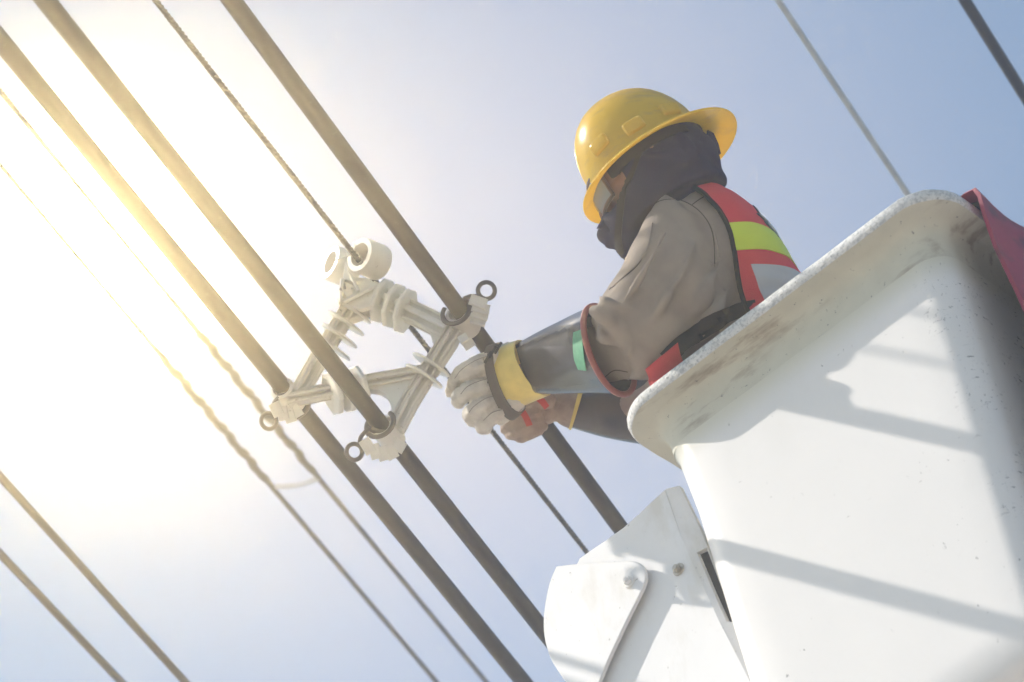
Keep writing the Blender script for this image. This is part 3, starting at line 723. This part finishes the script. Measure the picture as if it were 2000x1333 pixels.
def along(curve):
    """angle round the torso at which the shell crosses a curve seen in the photo (x as a function of y)"""
    ts = [4 + i for i in range(56)]; out = []
    for t in ts:
        best = None
        for a in range(-125, 20):
            x, y = P2(vest_pt(t, rad(a), .008))
            for (x0, y0), (x1, y1) in zip(curve, curve[1:]):
                if y <= y1 or (x1, y1) == curve[-1]:
                    cx = x0 + (x1 - x0) * (y - y0) / (y1 - y0); break
            e = abs(x - cx)
            if best is None or e < best[0]: best = (e, a, y)
        out.append((best[1], best[2]))
    sm = [sum(out[max(0, min(len(out) - 1, i + k))][0] for k in (-2, -1, 0, 1, 2)) / 5 for i in range(len(out))]
    ys = [o[1] for o in out]
    def ang(t):
        f = min(max(t - 4, 0), len(sm) - 1.001); k = int(f); return rad(sm[k] + (sm[k + 1] - sm[k]) * (f - k))
    def at_y(y):
        for i in range(len(ys) - 1):
            if ys[i] <= y <= ys[i + 1]: return 4 + i + (y - ys[i]) / max(1e-6, ys[i + 1] - ys[i])
        return 4 if y < ys[0] else 4 + len(ys) - 1
    return ang, at_y
hole, hy = along([(1340, 350), (1352, 364), (1378, 382), (1405, 410), (1424, 445), (1434, 490), (1440, 535), (1448, 580), (1462, 612), (1500, 680), (1560, 800)])
def far(t): return rad(75)
bm = bmesh.new(); vshell(bm, 4, 58, hole, far, .006, .010); vest = put('safety_vest', bm, M['red'], worker)
bm = bmesh.new(); vshell(bm, hy(438), hy(491), lambda t: hole(t) + .02, far, .009, .0125); put('reflective_band', bm, M['lime'], vest)
sil, sy = along([(1460, 500), (1466, 515), (1478, 555), (1492, 590), (1520, 650)])
bm = bmesh.new(); vshell(bm, sy(518), sy(600), sil, lambda t: rad(-5), .0095, .012, 16, 16); put('silver_patch', bm, M['silver'], vest)
bdg, by_ = along([(1452, 400), (1464, 418), (1480, 440), (1500, 460), (1526, 475), (1555, 485)])
bm = bmesh.new(); vshell(bm, by_(420), by_(474), bdg, lambda t: rad(30), .0095, .013, 16, 14); bd = put('badge', bm, M['badge'], vest)
bm = bmesh.new(); vshell(bm, by_(430), by_(460), lambda t: bdg(t) + .07, lambda t: rad(24), .0125, .0145, 12, 12); put('badge_print', bm, M['badgewhite'], bd)
bm = bmesh.new()
tube(bm, [vest_pt(4 + 50 * i / 60, hole(4 + 50 * i / 60), .009) for i in range(61)], .0065, 8, flat=.8)
put('piping', bm, M['black'], vest)
bm = bmesh.new(); ribbon(bm, jt, [(1476, 600), (1440, 608), (1400, 626), (1360, 650), (1328, 672), (1300, 700)], 30, .009, .004); put('side_binding', bm, M['black'], vest)
bm = bmesh.new()
drape(bm, jt, [(1261, 718), (1268, 745), (1278, 775), (1290, 810)], [(1322, 668), (1330, 700), (1345, 735), (1360, 770)], .012, .004, 10); put('front_panel', bm, M['red'], vest)
# hood
bm = bmesh.new()
loft(bm, [hring(-.07, .06, .11, .06), hring(-.098, .094, .07, .084), hring(-.104, .105, .03, .09), hring(-.106, .110, -.005, .093), hring(-.112, .110, -.04, .093), hring(-.150, .105, -.066, .088), hring(-.164, .095, -.085, .08), hring(-.150, .09, -.115, .078)], True, True)
loft(bm, secs([(1215, 360, 1396, 300, 8.37, .095), (1200, 420, 1404, 345, 8.38, .105), (1204, 470, 1410, 372, 8.38, .11), (1214, 500, 1418, 395, 8.38, .11), (1240, 540, 1400, 440, 8.39, .10)], n=32))
loft(bm, secs([(1170, 425, 1235, 400, 8.33, .05), (1180, 452, 1250, 430, 8.32, .055), (1203, 490, 1265, 460, 8.31, .05), (1212, 508, 1262, 490, 8.31, .03)], n=20))
tube(bm, [H(-.14, -.05), H(-.158, -.075), H(-.163, -.092)], [.02, .024, .02], 14, round_ends=True)
for q, r_ in (([(1210, 330, 8.29), (1260, 305, 8.255), (1330, 300, 8.26), (1390, 330, 8.31)], .006), ([(1225, 400, 8.29), (1280, 385, 8.26), (1350, 345, 8.27), (1400, 340, 8.32)], .007), ([(1230, 440, 8.28), (1262, 415, 8.262), (1300, 380, 8.257)], .010), ([(1250, 470, 8.285), (1290, 425, 8.262), (1350, 375, 8.262), (1398, 362, 8.31)], .009), ([(1240, 360, 8.27), (1290, 345, 8.25), (1360, 300, 8.255)], .007), ([(1330, 260, 8.27), (1350, 300, 8.26), (1362, 340, 8.265)], .007), ([(1224, 420, 8.285), (1232, 450, 8.275), (1228, 480, 8.275)], .006)):
    sp = spline(q, 6); tube(bm, [P(*s) for s in sp], r_, 8, round_ends=True)
def hwr(co):
    return noise.noise(co * 9) * .009 + noise.noise(co * 20 + V((4, 4, 1))) * .005 + (abs(noise.noise(V((co.x * 12, co.y * 12, co.z * 22)))) - .2) * .012 + math.sin(co.dot(UP) * 95 + noise.noise(co * 6) * 4) * .0014
hb = fuse(bm, .005, 3, hwr)
bmesh.ops.bisect_plane(hb, geom=hb.verts[:] + hb.edges[:] + hb.faces[:], plane_co=H(-.086, 0), plane_no=(HU - HH * .12).normalized())
bmesh.ops.bisect_plane(hb, geom=hb.verts[:] + hb.edges[:] + hb.faces[:], plane_co=H(0, -.050), plane_no=(HH + HU * .35).normalized())
def in_face(c): return (c - H(-.086, 0)).dot(HU - HH * .12) < 0 and (c - H(0, -.050)).dot(HH + HU * .35) > 0
bmesh.ops.delete(hb, geom=[f for f in hb.faces if in_face(f.calc_center_median())], context='FACES')
ht = tree(hb)
hood = put('hood', hb, M['navy'], worker)
bm = bmesh.new()
fl = [(1180, 415), (1174, 430), (1165, 447), (1180, 449), (1192, 456), (1203, 470), (1204, 492), (1213, 503), (1220, 508), (1234, 500), (1250, 485), (1262, 450), (1240, 410)]
prism(bm, [P(x, y, 8.285 + .0003 * abs(x - 1205)) + FW * .004 * noise.noise(V((x * .06, y * .06, 0))) for x, y in fl], FW * .012, .003)
put('face_flap', bm, M['navy'], hood)
bm = bmesh.new(); ribbon(bm, ht, [(1196, 306), (1206, 340), (1216, 368), (1213, 400), (1209, 440), (1208, 470), (1213, 496)], 13, .002, .003); put('chin_strap', bm, M['black'], hood)
bm = bmesh.new(); ribbon(bm, ht, [(1258, 278), (1245, 310), (1232, 345), (1216, 368)], 9, .002, .003); put('chin_strap', bm, M['black'], hood)
# goggles
gog = bmesh.new(); NG = 22
def gp(a, h, r_): return H(-.070 - r_ * math.cos(a) * .9, h, r_ * math.sin(a) * .92)
outer = [[gp(rad(-58 + 116 * j / NG), h, r_) for j in range(NG + 1)] for h, r_ in ((.020, .083), (.0, .088), (-.02, .089), (-.045, .085))]
inner = [[gp(rad(-58 + 116 * j / NG), h, r_ - .003) for j in range(NG + 1)] for h, r_ in ((.020, .083), (.0, .088), (-.02, .089), (-.045, .085))]
loft(gog, outer + inner[::-1], closed=False)
goggles = put('goggles', gog, M['lens'], worker)
bm = bmesh.new()
for h, r_ in ((.021, .083), (-.046, .085)): tube(bm, [gp(rad(-59 + 118 * j / NG), h, r_ - .001) for j in range(NG + 1)], .0042, 8)
for s in (-1, 1):
    tube(bm, [gp(rad(59 * s), .021, .083), gp(rad(60 * s), -.01, .087), gp(rad(59 * s), -.046, .085)], .0042, 8)
    tube(bm, [gp(rad(59 * s), .012, .086), H(-.04, .014, s * .098), H(.02, .012, s * .101)], .005, 8, flat=.5)
put('goggle_frame', bm, mat('amber_frame', (0.07, .032, .02), .35), goggles)
# helmet
bm = bmesh.new()
def dome(f, g=0.0):
    """ring of the shell at height fraction f"""
    h = .168 * f; q = (1 - f ** 2.35) ** (1 / 2.2) if f < 1 else 0.0
    c = -.012 - .010 * f
    return hring(c - (.128 + g) * q - 1e-4, c + (.126 + g) * q + 1e-4, h + g * f, (.112 + g) * q + 1e-4, 56, 2.15)
fs = [0, .1, .22, .35, .48, .6, .71, .8, .88, .94, .98, .999]
brim_in = [dome(0, -.004), dome(0, .0)]
def bring(du0, du1, w, h): return hring(du0, du1, h, w, 56, 2.1)
# outer shell down to the brim, out along its top, round its lip and back underneath, then up the inside
hull = [dome(f) for f in fs[::-1]] + [bring(-.150, .146, .124, -.003), bring(-.166, .166, .136, -.008), bring(-.1725, .1735, .141, -.012), bring(-.1745, .1755, .1425, -.0145), bring(-.1725, .1735, .141, -.017), bring(-.160, .158, .131, -.013), bring(-.145, .140, .119, -.008)] + [dome(f, -.004) for f in fs]
loft(bm, hull, True, True)
helmet = put('helmet', bm, M['helmet'], worker)
for px, py, du in ((1171, 283, 0), (1238, 246, 0), (1308, 213, 0)):
    bm = bmesh.new(); ht2 = BVHTree.FromPolygons([v.co for v in helmet.data.vertices], [p.vertices for p in helmet.data.polygons])
    d = (P(px, py, 1) - CAM).normalized(); o = CAM - BASE[helmet].translation
    h_ = ht2.ray_cast(o, d); c = h_[0] + BASE[helmet].translation; nn = h_[1] if h_[1].dot(d) < 0 else -h_[1]
    t = (HU - nn * HU.dot(nn)).normalized(); b_ = nn.cross(t)
    rings = []
    for z, sx, sy in ((-.008, .023, .0165), (.003, .022, .0155), (.0062, .019, .0125), (.0068, .012, .007)):
        rings.append(ring(c + nn * z, t * sx, b_ * sy, 24, 5))
    loft(bm, rings); put('accessory_slot', bm, M['helmet'], helmet)
bm = bmesh.new(); loft(bm, [hring(-.108, .098, .02, .098, 40), hring(-.112, .103, -.018, .1, 40), hring(-.107, .098, -.018, .095, 40), hring(-.103, .093, .02, .093, 40)], False, False); put('sweatband', bm, M['black'], helmet)
bm = bmesh.new()
c = P(1394, 281, 8.33); prism(bm, [c + RT * x * .001 - UP * y * .001 for x, y in ((-12, -28), (0, -22), (10, 0), (15, 20), (8, 25), (-6, 14), (-14, -8))], FW * .05, .004); put('ratchet', bm, M['navy'], helmet)
# rubber sleeves
def gauntlet(lst, m, name, kr_end=0.0, lab=None):
    q = spline(lst, 5); bm = bmesh.new(); n = len(q)
    out = [sec(*s[:6], kr=kr_end * max(0, (i / (n - 1) - .2) / .8), n=36) for i, s in enumerate(q)]
    inn = [[c + (p - c) * .95 for p in r for c in [sum(r, V()) / len(r)]] for r in out]
    loft(bm, [*out, *inn[::-1]], True, True)
    t = tree(bm); return put(name, bm, m, worker, label=lab), t, out[-1], out
ga = [(1006, 674, 1032, 766, 8.429, 0.044), (1046, 651, 1062, 770, 8.383, 0.054), (1090, 629, 1108, 769, 8.329, 0.064), (1130, 610, 1162, 768, 8.275, 0.073), (1161, 598, 1218, 771, 8.224, 0.086)]
g1, gt, gend, gall = gauntlet(ga, M['rubber'], 'rubber_sleeve', .5)
bm = bmesh.new(); n = len(gend); cc = sum(gend, V()) / n
rings = []
for i in list(range(n)) + [0]:
    p = gend[i]; d = (p - cc).normalized(); tt = (gend[(i + 1) % n] - gend[i - 1]).normalized(); rings.append(ring(p, d * .0065, d.cross(tt) * .0065, 10))
loft(bm, rings, False, False); put('rolled_edge', bm, M['rolled'], g1)
bm = bmesh.new(); drape(bm, gt, [(1121, 650), (1120, 670), (1122, 700), (1130, 722)], [(1136, 644), (1139, 670), (1142, 700), (1146, 724)], .0030, .0014, 8); put('label_patch', bm, M['greenlabel'], g1)
gb = [(1128, 768, 1116, 836, 8.63, .04), (1160, 760, 1148, 846, 8.64, .048), (1210, 752, 1195, 858, 8.65, .056), (1270, 722, 1262, 869, 8.66, .064), (1340, 700, 1335, 872, 8.66, .072)]
gauntlet(gb, M['rubber'], 'rubber_sleeve', 0.0)
# left glove
bm = bmesh.new()
loft(bm, secs([(995, 668, 1024, 792, 8.44, .040), (972, 676, 1004, 812, 8.44, .044), (954, 690, 986, 828, 8.445, .043), (942, 704, 972, 830, 8.45, .036), (934, 722, 954, 812, 8.455, .022)], n=26))
def finger(bm, q):
    sp = spline(q, 5); tube(bm, [P(*s[:3]) for s in sp], [s[3] for s in sp], 14, round_ends=True)
finger(bm, [(966, 704, 8.42, .024), (928, 716, 8.405, .021), (902, 731, 8.415, .0185), (885, 749, 8.44, .0145)])      # index
finger(bm, [(955, 752, 8.41, .021), (920, 762, 8.395, .0195), (899, 776, 8.415, .0180), (894, 785, 8.45, .016)])      # middle
finger(bm, [(955, 784, 8.405, .020), (930, 800, 8.39, .0185), (918, 812, 8.415, .0165), (926, 822, 8.455, .015)])      # ring
finger(bm, [(968, 810, 8.405, .018), (948, 824, 8.395, .0165), (941, 834, 8.42, .0155), (950, 837, 8.455, .013)])      # little
finger(bm, [(960, 730, 8.475, .022), (915, 738, 8.485, .018), (888, 757, 8.475, .015), (880, 766, 8.46, .012)])      # thumb, behind
gwr = lambda co: noise.noise(co * 30) * .0022 + noise.noise(co * 95) * .0018 + (abs(noise.noise(co * 55 + V((2, 9, 4)))) - .2) * .004
lb = fuse(bm, .0026, 1, gwr); lt = tree(lb)
gl = put('glove', lb, M['leather'], worker, label='pale leather glove with a yellow cuff')
for pth in ([(960, 694), (930, 704), (902, 722), (888, 740)], [(972, 738), (945, 742), (915, 754), (900, 770)], [(978, 772), (950, 778), (926, 794), (916, 806)], [(984, 800), (962, 806), (944, 822)], [(944, 700), (950, 725), (962, 760), (978, 800)]):
    bm = bmesh.new(); seam(bm, lt, pth, .0011, 8.4); put('seam', bm, M['seam_light'], gl)
def cuffshell(rows, m, name, par, th=.003, kr=0.0):
    bm = bmesh.new(); out = [sec(*s[:6], n=36, kr=kr) for s in spline(rows, 4)]
    inn = [[p + (sum(r, V()) / len(r) - p).normalized() * th for p in r] for r in out]
    loft(bm, out + inn[::-1], False, False); 
    bm2 = bm; t = tree(bm2); return put(name, bm2, m, par), t
cf, ct = cuffshell([(972, 686, 1006, 800, 8.44, .050), (984, 676, 1022, 793, 8.438, .052), (1002, 668, 1046, 783, 8.434, .055), (1014, 664, 1068, 774, 8.43, .060)], M['yellow'], 'cuff', gl, .003, .45)
wb, _ = cuffshell([(957, 674, 1000, 822, 8.44, .058), (966, 671, 1009, 815, 8.44, .059), (974, 669, 1016, 808, 8.44, .059)], mat('brown_strap', (.10, .075, .06), .7), 'wrist_strap', gl, .004, .45)
for x, y in ((952, 698), (961, 688), (972, 680)):
    bm = bmesh.new(); q = P(x, y, 8.385); bar(bm, q - UP * .012 - RT * .006, q + UP * .012 + RT * .008, .0055, .008, RT, .001); put('buckle', bm, M['black'], gl)
bm = bmesh.new(); q = P(955, 738, 8.388); bar(bm, q - UP * .012, q + UP * .010, .007, .004, RT, .001); put('strap_end', bm, M['black'], gl)
# right glove
bm = bmesh.new()
loft(bm, secs([(1100, 768, 1092, 822, 8.63, .036), (1066, 768, 1064, 832, 8.62, .040), (1046, 776, 1048, 846, 8.61, .038), (1034, 788, 1036, 842, 8.605, .026)], n=24))
finger(bm, [(1048, 790, 8.575, .0135), (1016, 798, 8.56, .0125), (994, 812, 8.57, .0118), (988, 824, 8.60, .011)])
finger(bm, [(1048, 806, 8.57, .0135), (1014, 816, 8.552, .0125), (990, 831, 8.562, .0118), (986, 840, 8.60, .011)])
finger(bm, [(1052, 822, 8.57, .0135), (1022, 836, 8.55, .0122), (1001, 847, 8.562, .0116), (996, 850, 8.60, .011)])
finger(bm, [(1058, 834, 8.575, .013), (1036, 849, 8.558, .012), (1018, 856, 8.57, .0112), (1012, 854, 8.60, .0105)])
finger(bm, [(1070, 782, 8.58, .018), (1040, 784, 8.565, .016), (1018, 790, 8.565, .0145), (1004, 800, 8.575, .012)])
rb = fuse(bm, .0028, 1, gwr); rt = tree(rb)
gr = put('glove', rb, M['leather2'], worker, label='brown leather glove with yellow edged cuff')
cuffshell([(1080, 762, 1082, 820, 8.63, .042), (1104, 762, 1095, 830, 8.63, .046), (1132, 762, 1112, 838, 8.63, .050)], M['leather2'], 'cuff', gr)
cuffshell([(1130, 761, 1110, 839, 8.63, .0515), (1139, 762, 1115, 841, 8.63, .052)], M['yellow'], 'cuff_edge', gr)
for pth in ([(1082, 778), (1050, 786), (1020, 800), (996, 818)], [(1076, 800), (1040, 810), (1006, 826)], [(1070, 820), (1040, 828), (1012, 842)]):
    bm = bmesh.new(); seam(bm, rt, pth, .0011, 8.6); put('seam', bm, M['leather2'], gr)
bm = bmesh.new(); ribbon(bm, rt, [(1012, 800), (1022, 808), (1030, 822), (1034, 832)], 12, .001, .003, 8.6); ribbon(bm, rt, [(1050, 778), (1060, 786), (1068, 796)], 12, .001, .003, 8.6); put('red_strap', bm, M['redbit'], gr)
